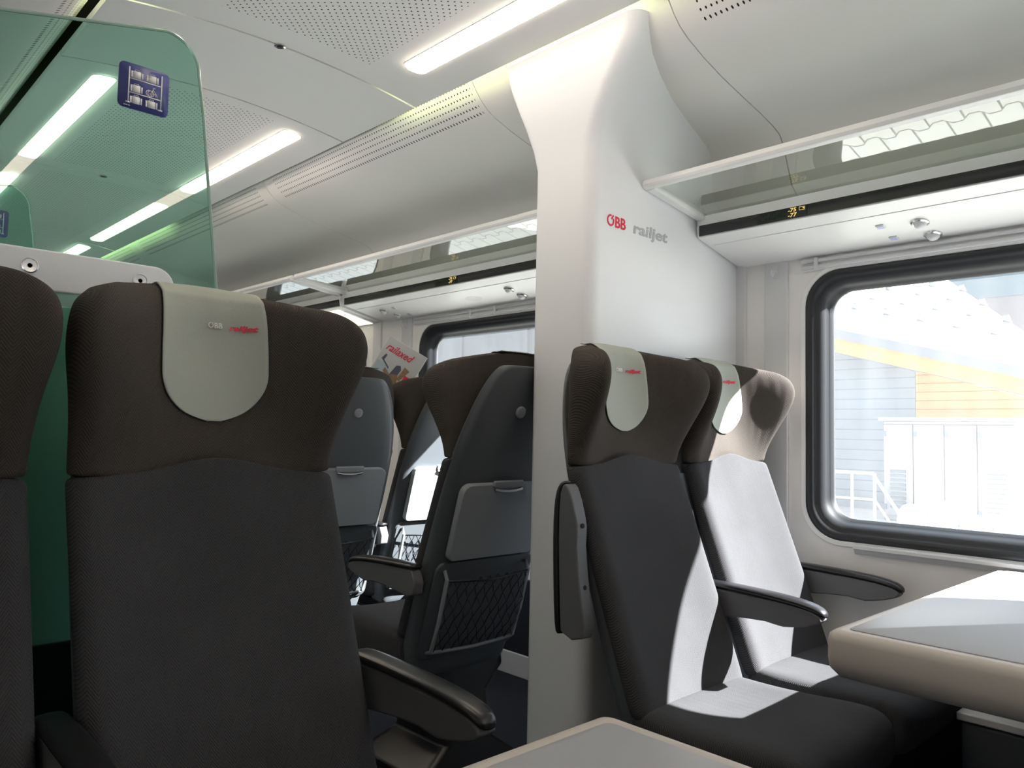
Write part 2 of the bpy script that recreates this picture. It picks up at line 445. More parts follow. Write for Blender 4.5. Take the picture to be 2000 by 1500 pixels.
COVE = [(1.600, 2.350), (1.620, 2.310), (1.642, 2.272), (1.664, 2.240), (1.690, 2.210), (1.718, 2.187), (1.755, 2.168), (1.83, 2.143), (1.93, 2.117), (2.05, 2.094), (2.15, 2.076), (2.22, 2.060),
        (2.262, 2.045), (2.290, 2.015), (2.312, 1.965), (2.345, 1.90), (2.42, 1.842), (2.498, 1.825)]
def cove_panel(y0, y1, side, nm):
    pr = [(x if side > 0 else 2*CX-x, z) for x, z in COVE]
    back = [(x+side*0.012, z+0.010) for x, z in pr]
    loop = pr+back[::-1]
    mb = MB().loft([[(p[0], y0, p[1]) for p in loop], [(p[0], y1, p[1]) for p in loop]])
    return struct(nm, mb, 'cove_perforated')
CS = [Y0, -0.58, 1.186, 1.968, 3.51, 5.35, 7.19, Y1]
for a, b in zip(CS, CS[1:]):
    cove_panel(a+0.0018, b-0.0018, 1, 'ceiling_cove_right'); cove_panel(a+0.0018, b-0.0018, -1, 'ceiling_cove_left')

# lamps ----------------------------------------------------------------
def ceiling_lamp(xc, y0, y1, label, mt='lamp_diffuser'):
    hw = 0.037
    out = rrect(xc-hw, xc+hw, y0, y1, (0.022, 0.022, 0.022, 0.022), 6)
    r0 = [(p[0], p[1], ceil_z(p[0])+0.004) for p in out]
    r1 = [(p[0], p[1], ceil_z(p[0])-0.004) for p in out]
    r2 = [(lerp(xc, p[0], 0.86), lerp((y0+y1)/2, p[1], 0.994), ceil_z(xc)-0.009) for p in out]
    t = empty('ceiling_light', (0, 0, 0)); tag(t, label, 'ceiling light', 'strip lights along the ceiling')
    t.location = (xc, (y0+y1)/2, ceil_z(xc))
    me = MB().loft([r0, r1, r2]).mesh('diffuser')
    for v in me.vertices: v.co -= Vector(t.location)
    obj('diffuser', me, mt, t, sharp=False)
    fr = MB().loft([[(lerp(xc, p[0], 1.10), lerp((y0+y1)/2, p[1], 1.004), ceil_z(p[0])+0.004) for p in out], [(lerp(xc, p[0], 1.10), lerp((y0+y1)/2, p[1], 1.004), ceil_z(p[0])-0.0015) for p in out],
                    [(lerp(xc, p[0], 1.01), lerp((y0+y1)/2, p[1], 1.0005), ceil_z(p[0])-0.0015) for p in out]], cap=False)
    me = fr.mesh('lamp_frame')
    for v in me.vertices: v.co -= Vector(t.location)
    obj('lamp_frame', me, 'rack_white', t)
    return t
LX = 1.458; LXL = 2*CX-LX
ceiling_lamp(LX, 0.93, 2.045, 'long lit ceiling strip nearest the white column, cut by the top of the picture')
ceiling_lamp(LX, 2.84, 3.955, 'lit ceiling strip crossing the right edge of the green glass screen')
ceiling_lamp(LX, 4.29, 5.47, 'dimmer yellowish ceiling strip seen through the green glass, beyond the one crossing its edge', 'lamp_diffuser_dim')
ceiling_lamp(LX, 5.70, 6.80, 'small far lit strip just above the white rail of the glass screen')
ceiling_lamp(LXL, 0.93, 2.045, 'lit strip on the left ceiling side, above the near glass screen')
ceiling_lamp(LXL, 2.84, 3.955, 'lit ceiling strip left of the blue luggage sign, seen through green glass')
ceiling_lamp(LXL, 4.29, 5.47, 'lit strip at the far left edge, above the second green screen')
ceiling_lamp(LX, -1.51, -0.40, 'strip light on the right ceiling side behind the camera')
ceiling_lamp(LXL, -1.51, -0.40, 'strip light on the left ceiling side behind the camera')
for (y0, y1) in ((1.20, 2.36), (4.70, 6.10)):
    for s, nm in ((1, 'right'), (-1, 'left')):
        x = CX+s*0.440
        o = obj('cove_tube', MB().tube([(x, y0, 2.325), (x, y1, 2.325)], 0.012, 10), 'cove_tube')
        tag(o, 'greenish light tube tucked above the %s ceiling edge, %s' % (nm, 'over the white column' if y0 < 3 else 'far along the coach'), 'light tube')

# seam lock and small screws in the ceiling
lk = empty('ceiling_lock', (1.095, 2.247, ceil_z(1.095)-0.001)); tag(lk, 'small round metal lock in the nearer dark ceiling joint', 'lock')
obj('lock_ring', MB().lathe([(0.018, 0.004), (0.018, -0.004), (0.013, -0.005), (0.012, 0.0)], (0, 0, 0), (0, 0, 1)), 'chrome', lk)
obj('lock_slot', MB().lathe([(0.010, 0.0), (0.010, -0.004), (0.004, -0.006)], (0, 0, 0), (0, 0, 1)), 'dark_metal', lk)
l2 = copy_tree(lk); l2.location = (1.105, 4.073, ceil_z(1.1)-0.001); tag(l2, 'small round metal lock in the far ceiling joint seen through the green glass', 'lock')

# ------------------------------------------------------------------ partition with the column end
def partition():
    mb = MB(); rings = []
    zs = [0.0, 0.5, 1.0, 1.5, 1.80, 1.90, 1.96, 2.02, 2.08, 2.14, 2.19, 2.235]
    for z in zs:
        q = max(0.0, min(1.0, (z-1.90)/0.335)); s = q*q*(3-2*q)*0.6+q*0.4
        s = max(0, s) if z > 1.90 else 0
        xa = 1.690-0.068*s; dyf = 0.215*s**1.25; dyb = 0.08*s
        yf, yb = 1.468, 1.700
        r = 0.045
        pts = []
        # front face from wall to aisle
        for x in (XR+0.02, 2.42, 2.32, 2.2, 2.08, 1.96, 1.86, 1.79):
            fall = 1-0.72*min(1, max(0, (x-1.69)/0.72))
            pts.append((x, yf-dyf*fall, z))
        for i in range(7):
            a = math.radians(270-90*i/6)
            pts.append((xa+r+r*math.cos(a), yf-dyf+r+r*math.sin(a), z))
        for i in range(5):
            a = math.radians(180-90*i/4)
            pts.append((xa+0.02+0.02*math.cos(a), yb+dyb-0.02+0.02*math.sin(a), z))
        for x in (1.79, 2.0, 2.3, XR+0.02): pts.append((x, yb+dyb*0.6, z))
        rings.append(pts)
    mb.loft(rings)
    return mb
pt = struct('wall_partition', partition(), 'white_panel', sub=0)
# lettering on the partition: ring with a slash, two Bs, and the train type name
lg = MB()
def arc_strip(mb, c, r0, r1, a0, a1, y, n=28, sx=1.0):
    v = []; f = []
    for i in range(n+1):
        a = math.radians(lerp(a0, a1, i/n))
        for rr in (r0, r1):
            for yy in (y, y-0.0008): v.append((c[0]+sx*rr*math.cos(a), yy, c[1]+rr*math.sin(a)))
    for i in range(n):
        b = i*4
        f += [(b, b+4, b+6, b+2), (b+1, b+3, b+7, b+5), (b, b+1, b+5, b+4), (b+2, b+6, b+7, b+3)]
    mb.add(v, f)
def obb_logo(mb, x0, z0, h, y, sgn=1):
    """ring-and-slash letter followed by BB; facing -Y"""
    r = h*0.52; c = (x0+r*0.92, z0+h*0.5)
    arc_strip(mb, c, r*0.70, r, 76, 385, y, sx=0.92)
    d = Vector((math.cos(math.radians(52)), 0, math.sin(math.radians(52)))); nrm = Vector((-d.z, 0, d.x))*h*0.075
    a = Vector((c[0], y-0.0004, c[1]))+d*h*0.18; b = a+d*h*0.44
    yv = Vector((0, 0.0004, 0))
    mb.loft([[a+nrm+yv, a-nrm+yv, b-nrm+yv, b+nrm+yv], [a+nrm-yv, a-nrm-yv, b-nrm-yv, b+nrm-yv]])
    me = text_mesh('BB', h*1.40, 0, h*0.03, 0.0004, xscale=0.98, spacing=1.0)
    join_mesh(mb, place_mesh(me, (x0+2*r+h*0.0, y, z0), (1, 0, 0), (0, 0, 1)))
obb_logo(lg, 1.762, 1.706, 0.034, 1.4672)
obj('lettering', lg, 'logo_red', pt)
me = text_mesh('railjet', 0.048, 0.10, 0.0013, 0.0005, xscale=1.56, spacing=1.02)
place_mesh(me, (1.884, 1.4672, 1.706), (1, 0, 0), (0, 0, 1))
lj = obj('lettering', me, 'logo_grey', pt)

# wall pillar panel, hook and blind rail beside the right-hand windows
for (ya, yb) in ((1.275, 1.360), (1.795, 1.88), (3.43, 3.52), (3.72, 3.80)):
    struct('trim_1' if ya < 1.3 else 'trim_2' if ya < 2 else 'trim_3' if ya < 3.6 else 'trim_4',
           MB().box(XR-0.012, XR+0.004, ya, yb, 0.0, 1.70), 'trim_grey', bevel=0.004)
struct('trim_5', MB().box(XR-0.016, XR+0.004, 1.432, 1.470, 0.0, 1.70), 'trim_grey', bevel=0.003)
struct('trim_shade_strip', MB().box(XR-0.014, XR+0.004, Y0, Y1, 0.10, 0.43), 'carpet', bevel=0.004)  # dark carpet strip added to stand in for shade on the lower wall
struct('baseboard_right', MB().box(XR-0.02, XR+0.004, Y0, Y1, 0.0, 0.10), 'trim_grey', bevel=0.004)
def wall_hook(y, label):
    t = empty('coat_hook', (XR-0.012, y, 1.655)); tag(t, label, 'hook')
    obj('hook_plate', MB().box(-0.004, 0.0, -0.010, 0.010, -0.02, 0.025), 'trim_grey', t, bevel=0.003)
    obj('hook_arm', MB().tube([(-0.004, 0, 0.005), (-0.016, 0, -0.004), (-0.022, 0, -0.014), (-0.030, 0, -0.008), (-0.031, 0, 0.004)], 0.0045, 8), 'trim_grey', t)
wall_hook(1.318, 'small grey coat hook on the pillar between logo panel and near window')
wall_hook(3.475, 'small grey coat hook on the far pillar above the magazine')
def blind_rail(y0, y1, label, clips):
    t = empty('blind_rail', (XR-0.02, y0, 1.668)); tag(t, label, 'rail')
    L = y1-y0
    obj('rail_tube', MB().tube([(0.004, 0, 0.008), (0.004, L, 0.008)], 0.0065, 10), 'trim_grey', t)
    obj('rail_tube', MB().tube([(0.006, 0, -0.012), (0.006, L, -0.012)], 0.0065, 10), 'trim_grey', t)
    obj('rail_back', MB().box(0.010, 0.0195, 0, L, -0.022, 0.018), 'rack_white', t, bevel=0.002)
    for c in clips:
        obj('clip', MB().box(-0.006, 0.004, c-y0-0.007, c-y0+0.007, -0.024, 0.018), 'trim_grey', t, bevel=0.003)
blind_rail(-0.22, 1.222, 'grey double blind rail over the near window', (1.17,))
blind_rail(1.93, 3.40, 'grey double blind rail over the window beyond the column', (2.75, 2.93))

# ------------------------------------------------------------------ luggage racks
def und_z(x): return 1.752-0.222*(x-2.23)
def make_rack(y0, y1, label, lights, buttons, disp, speaker=None, brackets=(), boxend=None):
    t = empty('luggage_rack', (1.935, y0, 1.868)); tag(t, label, 'luggage rack', 'luggage racks along the window side')
    o = Vector((1.935, y0, 1.868))
    def add(name, mb, mt, parent=t, **k):
        me = mb.mesh(name) if isinstance(mb, MB) else mb
        for v in me.vertices: v.co -= o
        return obj(name, me, mt, parent, **k)
    b0 = y0; b1 = boxend or y1
    # front lip
    lip = [(1.922, 1.862), (1.926, 1.853), (1.938, 1.850), (1.952, 1.852), (1.956, 1.860), (1.950, 1.872), (1.938, 1.880), (1.926, 1.876)]
    add('front_rail', MB().loft([[(p[0], y0, p[1]) for p in lip], [(p[0], y1, p[1]) for p in lip]]), 'rack_white', bevel=0.002)
    # glass shelf, sloping down to the service duct
    g = MB(); g.add([(1.950, y0+0.012, 1.8555), (1.950, y1-0.012, 1.8555), (2.470, y1-0.012, 1.800), (2.470, y0+0.012, 1.800)], [(0, 1, 2, 3)])
    add('glass_shelf', g, 'shelf_glass', sharp=False)
    for yb in (y0, y1):
        s = 1 if yb == y0 else -1
        br = [(1.945, yb, 1.866), (1.945, yb, 1.848), (2.24, yb, 1.806), (2.24, yb, 1.826)]
        add('end_bracket', MB().extrude(br, (0, s*0.030, 0)), 'rack_white', bevel=0.003)
    # service duct
    d = [(2.222, 1.822), (2.226, 1.792), (2.222, 1.788), (2.228, 1.752), (2.236, 1.7495), (2.496, und_z(2.496)), (2.496, 1.79), (2.30, 1.812)]
    add('service_duct', MB().loft([[(p[0], b0, p[1]) for p in d], [(p[0], b1, p[1]) for p in d]]), 'rack_white', bevel=0.002)
    add('display_strip', MB().box(2.2195, 2.224, b0+0.006, b1-0.012, 1.7545, 1.7895), 'display_black')
    # underside flap, a thin sheet proud of the duct
    f = MB().extrude([(2.292, b0+0.04, und_z(2.292)-0.0005), (2.492, b0+0.04, und_z(2.492)-0.0005), (2.492, b0+0.04, und_z(2.492)-0.003), (2.292, b0+0.04, und_z(2.292)-0.003)], (0, b1-b0-0.06, 0))
    add('service_flap', f, 'rack_white', bevel=0.001)
    nrm = Vector((-0.217, 0, -0.976))
    for (x, y) in lights:
        c = (x, y, und_z(x)-0.003)
        L = add('reading_light', MB().lathe([(0.026, 0.0), (0.025, 0.004), (0.021, 0.007), (0.019, 0.004), (0.014, 0.002)], c, nrm), 'chrome')
        add('lamp_lens', MB().lathe([(0.0185, 0.001), (0.017, 0.012), (0.011, 0.019), (0.003, 0.021)], c, (Vector(nrm)+Vector((-0.5, -0.5, 0))).normalized()), 'trim_grey', L)
    for (x, y) in buttons:
        z = und_z(x)-0.003
        b = MB().extrude([(x-0.010, y-0.012, z+0.002), (x+0.010, y-0.012, z-0.0024), (x+0.010, y+0.012, z-0.0024), (x-0.010, y+0.012, z+0.002)], (0, 0, -0.004))
        B = add('light_button', b, 'trim_grey', bevel=0.001)
        b = MB().extrude([(x-0.007, y-0.009, z-0.002), (x+0.007, y-0.009, z-0.0052), (x+0.007, y+0.009, z-0.0052), (x-0.007, y+0.009, z-0.002)], (0, 0, -0.0015))
        add('button_face', b, 'button_blue', B)
    if disp:
        ya, yb = disp
        S = add('seat_display', MB().box(2.2175, 2.2200, ya, yb, 1.756, 1.7885), 'screen_green')
        txt = MB()
        for s_, zz in (('-75', 1.7745), ('-77', 1.7590)):
            join_mesh(txt, place_mesh(text_mesh(s_, 0.0165, 0.1, 0.0003, 0.0003, xscale=1.25), (2.2172, ya+0.060, zz), (0, -1, 0), (0, 0, 1)))
        txt.box(2.2168, 2.2172, ya+0.006, ya+0.024, 1.7745, 1.7757); txt.box(2.2168, 2.2172, ya+0.006, ya+0.024, 1.7838, 1.785)
        txt.box(2.2168, 2.2172, ya+0.0228, ya+0.024, 1.7745, 1.785); txt.box(2.2168, 2.2172, ya+0.006, ya+0.0072, 1.7745, 1.785)
        txt.box(2.2168, 2.2172, ya+0.008, ya+0.012, 1.7785, 1.7825)
        add('display_digits', txt, 'led_amber', S, sharp=False)
        dm = MB()
        for zz in (1.7745, 1.7620):
            yy = ya+0.066
            while yy < yb-0.01:
                dm.box(2.2170, 2.2174, yy, yy+0.0035, zz, zz+0.006); yy += 0.0075
        add('display_text', dm, 'led_dim', S, sharp=False)
    if speaker:
        x, y = speaker; s = MB()
        for i in range(-6, 7):
            for j in range(-4, 5):
                if (i/6.5)**2+(j/4.5)**2 < 1:
                    xx = x+j*0.0065; yy = y+i*0.0085
                    s.lathe([(0.0016, 0.0), (0.0016, 0.0006)], (xx, yy, und_z(xx)-0.003), nrm, 6)
        add('speaker_grille', s, 'trim_grey', sharp=False)
    return t
make_rack(-0.30, 1.462, 'white luggage rack with glass shelf above the near window, reflecting pale pavers', [(2.373, 0.811), (2.459, 0.805), (2.373, 0.10), (2.459, 0.10)], [(2.357, 0.915), (2.442, 0.909)], (1.075, 1.237))
make_rack(1.705, 3.690, 'white luggage rack with glass shelf beyond the white column', [(2.352, 2.515), (2.430, 2.512), (2.358, 3.500), (2.434, 3.480)], [(2.343, 3.386), (2.440, 3.381)], (2.72, 2.88), (2.387, 2.799))
r3 = make_rack(3.730, 5.60, 'farthest white luggage rack, half hidden behind the near headrest', [(2.36, 4.5), (2.44, 4.5)], [(2.35, 4.6), (2.44, 4.6)], (4.6, 4.76))
# warm emissive sheet on the underside at the start of the farthest rack
me = MB().extrude([(2.26, 0, und_z(2.26)-0.0036), (2.485, 0, und_z(2.485)-0.0036), (2.485, 0, und_z(2.485)-0.005), (2.26, 0, und_z(2.26)-0.005)], (0, 0.55, 0)).mesh('glow_panel')
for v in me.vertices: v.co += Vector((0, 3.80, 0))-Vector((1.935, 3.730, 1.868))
lp = obj('glow_panel', me, 'glow_panel_warm', r3); lp['label'] = 'glowing warm panel under the rack'

# ------------------------------------------------------------------ seats
# local frame: sitter faces -Y, seam of headrest and backrest at y=0, z=1.01
W = 0.226
def yf(z): return -0.030-0.38*(1.01-z)
def backrest_mesh():
    rings = []
    for z in (0.425, 0.45, 0.52, 0.60, 0.70, 0.80, 0.90, 0.965, 0.996, 1.004, 1.012):
        h = 0.030*min(1, (1.02-z)/0.25+0.25)
        f = yf(z); ins = 0.020 if z > 1.01 else 0.012 if z < 0.43 else 0.002 if z > 1.0 else 0
        half = [(0, f+h), (0.075, f+h*0.92), (0.135, f+h*0.45), (0.175, f+0.002), (0.203, f-0.004+ins), (0.222-ins, f+0.014+ins*0.5), (W-ins, f+0.034), (W-ins-0.004, f+0.050), (0.19, f+0.056), (0.10, f+0.056), (0, f+0.056)]
        ring = [(u, y) for u, y in half]+[(-u, y) for u, y in half[-2:0:-1]]
        t = max(0, (z-0.80)/0.21)
        rings.append([(u, y, z+0.036*t*t*math.exp(-(u/0.085)**2*0.9)) for u, y in ring])
    return MB().loft(rings).mesh('backrest')
HT = [(0, 1.004), (0.001, 1.0125), (0.03, 1.019), (0.12, 1.05), (0.28, 1.10), (0.45, 1.155), (0.62, 1.21), (0.76, 1.255), (0.86, 1.290), (0.93, 1.313), (0.97, 1.325), (1.0, 1.332)]
K_tip = [(0, -0.032), (0.12, -0.040), (0.30, -0.068), (0.5, -0.104), (0.68, -0.130), (0.80, -0.134), (0.88, -0.126), (0.93, -0.110), (0.97, -0.086), (1.0, -0.050)]
K_cen = [(0, -0.004), (0.15, 0.000), (0.35, 0.012), (0.6, 0.030), (0.85, 0.040), (0.95, 0.048), (1.0, 0.066)]
K_bak = [(0, 0.024), (0.3, 0.044), (0.6, 0.066), (0.85, 0.086), (1.0, 0.088)]
K_sid = [(0, 0.018), (0.25, 0.018), (0.5, 0.012), (0.75, -0.002), (0.9, -0.008), (1.0, 0.010)]
K_wid = [(0, 0.226), (0.2, 0.228), (0.45, 0.236), (0.68, 0.247), (0.82, 0.247), (0.92, 0.238), (1.0, 0.212)]
def headrest_mesh():
    rings = []
    for t, z in HT:
        tip, c, b, s, wd = skey(K_tip, t), skey(K_cen, t), skey(K_bak, t), skey(K_sid, t), skey(K_wid, t)
        ins = 0.020 if t == 0 else 0
        half = [(0, c), (0.050, lerp(c, tip, 0.02)), (0.092, lerp(c, tip, 0.18)), (0.132, lerp(c, tip, 0.45)), (0.170, lerp(c, tip, 0.75)), (wd-0.030, tip+ins), (wd-0.010-ins*0.5, tip+0.016), (wd-ins*0.6, lerp(tip, s, 0.55)), (wd-0.006-ins*0.5, s),
                (lerp(wd, 0.10, 0.55), lerp(s, b, 0.62)), (0.09, b-0.002), (0, b)]
        ring = half+[(-u, y) for u, y in half[-2:0:-1]]
        out = []
        for u, y in ring:
            zz = z+0.036*math.exp(-(u/0.085)**2*0.9)*(1-t)**3
            zz -= 0.030*t**2*(abs(u)/0.2)**2.2
            out.append((u, y, zz))
        rings.append(out)
    # close the crown
    last = rings[-1]; cy = sum(p[1] for p in last)/len(last)
    for sx, sy, dz in ((0.975, 0.80, 0.0022), (0.95, 0.55, 0.0035), (0.92, 0.25, 0.004), (0.90, 0.04, 0.0042)):
        rings.append([(p[0]*sx, lerp(lerp(0.077, -0.018, min(1, abs(p[0])/0.20)**2), p[1], sy), p[2]+dz) for p in last])
    mb = MB().loft(rings, cap=False); n = len(rings[0]); o = (len(rings)-1)*n
    mb.f.append(tuple(range(n))[::-1])
    for k in range(5):
        mb.f.append((o+k, o+k+1, o+10-k, o+11-k))
        a, b = (o if k == 0 else o+n-k), o+n-k-1
        mb.f.append((a, o+11+k, o+12+k, b))
    return mb.mesh('headrest')
def cushion_mesh():
    rings = []
    for y, zt, zb, hw in ((-0.195, 0.455, 0.365, 0.205), (-0.205, 0.463, 0.345, 0.222), (-0.30, 0.458, 0.335, 0.230), (-0.42, 0.462, 0.330, 0.232), (-0.53, 0.472, 0.332, 0.233), (-0.585, 0.470, 0.338, 0.231), (-0.612, 0.452, 0.350, 0.224), (-0.624, 0.42, 0.372, 0.212)):
        half = [(0, zt-0.008), (0.09, zt-0.007), (0.15, zt-0.001), (0.19, zt+0.004), (hw-0.012, zt-0.002), (hw, zt-0.022), (hw, zb+0.018), (hw-0.016, zb), (0.1, zb), (0, zb)]
        ring = half+[(-u, z) for u, z in half[-2:0:-1]]
        rings.append([(u, y, z) for u, z in ring])
    return MB().loft(rings).mesh('seat_cushion')
def yb(z): return 0.128-0.30*(1.30-z)
def shell_mesh():
    rings = []
    for z, hw in ((0.30, 0.19), (0.32, 0.200), (0.45, 0.218), (0.62, 0.222), (0.80, 0.223), (0.93, 0.222), (1.03, 0.214), (1.11, 0.198), (1.18, 0.176), (1.23, 0.154), (1.262, 0.134), (1.286, 0.110), (1.292, 0.090)):
        b = yb(z)
        fr = yf(z)+0.040 if z < 0.97 else b-0.030
        fr = min(max(fr, b-0.10), b-0.022)
        half = [(0, fr+0.004), (hw-0.03, fr+0.003), (hw-0.006, fr-0.012 if z < 1.05 else fr), (hw, lerp(fr, b, 0.4)), (hw-0.004, b-0.022), (hw-0.020, b-0.006), (hw-0.040, b), (0, b)]
        ring = half+[(-u, y) for u, y in half[-2:0:-1]]
        rings.append([(u, y, z) for u, y in ring])
    return MB().loft(rings).mesh('back_shell')
def arm_body(): # in y,z; extruded in x
    prof = [(-0.085, 0.672), (-0.20, 0.670), (-0.30, 0.667), (-0.37, 0.662), (-0.415, 0.655), (-0.432, 0.646), (-0.436, 0.637), (-0.425, 0.627), (-0.395, 0.616), (-0.36, 0.608), (-0.335, 0.604), (-0.31, 0.606), (-0.285, 0.609), (-0.22, 0.606), (-0.15, 0.598), (-0.10, 0.592), (-0.075, 0.60), (-0.068, 0.635)]
    return MB().extrude([(-0.019, y, z) for y, z in prof], (0.038, 0, 0)).mesh('armrest')
def arm_pad():
    rings = []
    for y, z, hw, th in ((-0.075, 0.681, 0.022, 0.010), (-0.09, 0.684, 0.025, 0.014), (-0.20, 0.682, 0.026, 0.015), (-0.31, 0.678, 0.026, 0.015), (-0.38, 0.672, 0.025, 0.015), (-0.42, 0.664, 0.023, 0.015), (-0.438, 0.655, 0.018, 0.014), (-0.443, 0.648, 0.010, 0.010)):
        rings.append([(hw*a, y, z+th*b) for a, b in ((-1, -0.6), (-1, 0.0), (-0.72, 0.42), (0, 0.5), (0.72, 0.42), (1, 0.0), (1, -0.6), (0, -0.75))])
    return MB().loft(rings).mesh('arm_pad')
def pedestal_mesh():
    mb = MB(); rings = []
    for z, hw, y0, y1 in ((0.0, 0.20, -0.46, -0.10), (0.03, 0.20, -0.46, -0.10), (0.10, 0.10, -0.40, -0.12), (0.24, 0.10, -0.40, -0.14), (0.30, 0.19, -0.50, -0.16), (0.342, 0.20, -0.55, -0.18)):
        rings.append([(p[0], p[1], z) for p in rrect(-hw, hw, y0, y1, 0.03, 3)])
    return mb.loft(rings).mesh('pedestal')
ME = dict(back=backrest_mesh(), head=headrest_mesh(), cush=cushion_mesh(), shell=shell_mesh(), body=arm_body(), pad=arm_pad(), ped=pedestal_mesh())

def drape(bvh, u, z): # first surface met from the sitter's side
    h = bvh.ray_cast(Vector((u, -1.0, z)), Vector((0, 1, 0)))
    return h[0].y if h[0] is not None else None
def make_seat():
    t = empty('train_seat', (0, 0, 0))
    obj('seat_cushion', ME['cush'], 'seat_fabric', t, sub=2)
    obj('backrest', ME['back'], 'fabric', t, sub=2)
    hd = obj('headrest', ME['head'], 'head_fabric', t, sub=2)
    sh = obj('back_shell', ME['shell'], 'shell', t, sub=1)
    obj('pedestal', ME['ped'], 'black_plastic', t, bevel=0.005)
    # cloth over the headrest, laid on the real surface
    dg = bpy.context.evaluated_depsgraph_get(); dg.update()
    ev = hd.evaluated_get(dg); bvh = BVHTree.FromPolygons([v.co.copy() for v in ev.data.vertices], [tuple(p.vertices) for p in ev.data.polygons])
    def top(u, y):
        h = bvh.ray_cast(Vector((u, y, 2.0)), Vector((0, 0, -1))); return h[0].z if h[0] is not None else 1.33
    hw = 0.090; rows = []; nU = 16; zlow = 1.098
    us = [lerp(-hw, hw, i/nU) for i in range(nU+1)]
    yfr = [(drape(bvh, u, 1.312) or 0.04)+0.004 for u in us]
    for k in range(9):
        rows.append([(u, lerp(0.090, yq, k/8), top(u, lerp(0.090, yq, k/8))+0.0045) for u, yq in zip(us, yfr)])
    nz = 26
    for j in range(nz+1):
        z = lerp(1.316, zlow, j/nz); row = []
        zr = zlow+0.085
        wz = hw if z > zr else hw*math.sqrt(max(0.0, 1-((zr-z)/0.0851)**2))
        wz = max(wz, 0.012)*(1+0.03*min(1, (1.322-z)/0.1))
        for i in range(nU+1):
            u = lerp(-wz, wz, i/nU); y = drape(bvh, u, min(z, 1.312))
            if y is None: y = 0.05
            row.append((u, y-0.0045-(0.001*math.sin(u*120)*(z-1.2)*6 if z > 1.2 else 0), z))
        rows.append(row)
    n = nU+1; vs = [p for r in rows for p in r]; fs = [(i*n+j, i*n+j+1, (i+1)*n+j+1, (i+1)*n+j) for i in range(len(rows)-1) for j in range(nU)]
    me = bpy.data.meshes.new('headrest_cover'); me.from_pydata(vs, [], fs)
    for p in me.polygons: p.use_smooth = True
    cv = obj('headrest_cover', me, 'cover_cloth', t, sub=1, sharp=False)
    so = cv.modifiers.new('thickness', 'SOLIDIFY'); so.thickness = 0.002; so.offset = 0
    cv['label'] = 'pale grey-green cloth with small printed logo'
    def wrap(me2):
        for v in me2.vertices:
            y = drape(bvh, v.co.x, v.co.z); v.co.y = (y if y is not None else 0)-0.0085+v.co.y
        return me2
    lw = MB(); obb_logo(lw, -0.006, 1.262, 0.0098, 0.0)
    obj('lettering', wrap(lw.mesh('lettering')), 'logo_white', cv, sharp=False)
    lr = text_mesh('railjet', 0.0135, 0.25, 0.0005, 0.0003, xscale=1.42); place_mesh(lr, (0.031, 0.0, 1.2605), (1, 0, 0), (0, 0, 1))
    obj('lettering', wrap(lr), 'logo_red', cv, sharp=False)
    # things on the shell's back
    y = yb(1.155)
    obj('coat_button', MB().lathe([(0.019, -0.004), (0.019, 0.004), (0.016, 0.007), (0.004, 0.0085)], (0, y, 1.150), (0, 1, -0.3)), 'shell_light', sh)
    sl = Vector((0, 0.287, 0.958)); nv = Vector((0, 0.958, -0.287))
    def P(u, s, d): # s: height along the shell back above z=0.80, d: distance out of it
        return Vector((u, yb(0.80), 0.80))+sl*s+nv*d
    tr = MB(); o1 = rrect(-0.178, 0.178, -0.105, 0.138, (0.02, 0.02, 0.03, 0.03), 4)
    tr.loft([[P(u, s, 0.001) for u, s in o1], [P(u, s, 0.019) for u, s in o1], [P(u*0.985, s*0.985+0.0005, 0.022) for u, s in o1]])
    T = obj('tray_table', tr, 'shell_light', t)
    obj('tray_latch', MB().loft([[P(u, s, 0.019) for u, s in rrect(-0.065, 0.065, 0.128, 0.150, 0.006, 3)], [P(u, s, 0.027) for u, s in rrect(-0.062, 0.062, 0.130, 0.148, 0.006, 3)]]), 'shell_light', T)
    obj('handle_bar', MB().tube([P(-0.058, 0.124, 0.026), P(-0.03, 0.120, 0.029), P(0, 0.119, 0.030), P(0.03, 0.120, 0.029), P(0.058, 0.124, 0.026)], 0.005, 8), 'chrome', T)
    pk = MB(); pk.loft([[P(u, s, 0.001) for u, s in rrect(-0.205, 0.205, -0.44, -0.115, 0.03, 4)], [P(u, s, 0.006) for u, s in rrect(-0.20, 0.20, -0.435, -0.118, 0.03, 4)]])
    pocket = obj('pocket_panel', pk, 'shell', t)
    fr = MB()
    for s in (-1, 1): fr.tube([P(s*0.172, -0.14, 0.008), P(s*0.172, -0.16, 0.028), P(s*0.172, -0.30, 0.032), P(s*0.172, -0.40, 0.026), P(s*0.172, -0.415, 0.008)], 0.0065, 8)
    fr.tube([P(-0.172, -0.405, 0.024), P(0, -0.410, 0.030), P(0.172, -0.405, 0.024)], 0.0055, 8)
    obj('pocket_frame', fr, 'shell_light', pocket)
    nt = MB(); k = 9
    for i in range(-4, k+4):
        for sg in (-1, 1):
            pts = []
            for q in range(13):
                s = lerp(-0.40, -0.165, q/12); u = lerp(-0.168, 0.168, i/k)+sg*(s+0.40)*0.55+0.005*math.sin(q*math.pi)
                if abs(u) <= 0.170: pts.append(P(u+0.004*math.sin(q*1.57), s, 0.030+0.006*math.sin(q*0.26)))
            if len(pts) > 1: nt.tube(pts, 0.0017, 5)
    nt.tube([P(-0.170, -0.165, 0.030), P(0, -0.175, 0.042), P(0.170, -0.165, 0.030)], 0.0035, 6)
    obj('pocket_net', nt, 'black_plastic', pocket, sharp=False)
    return t
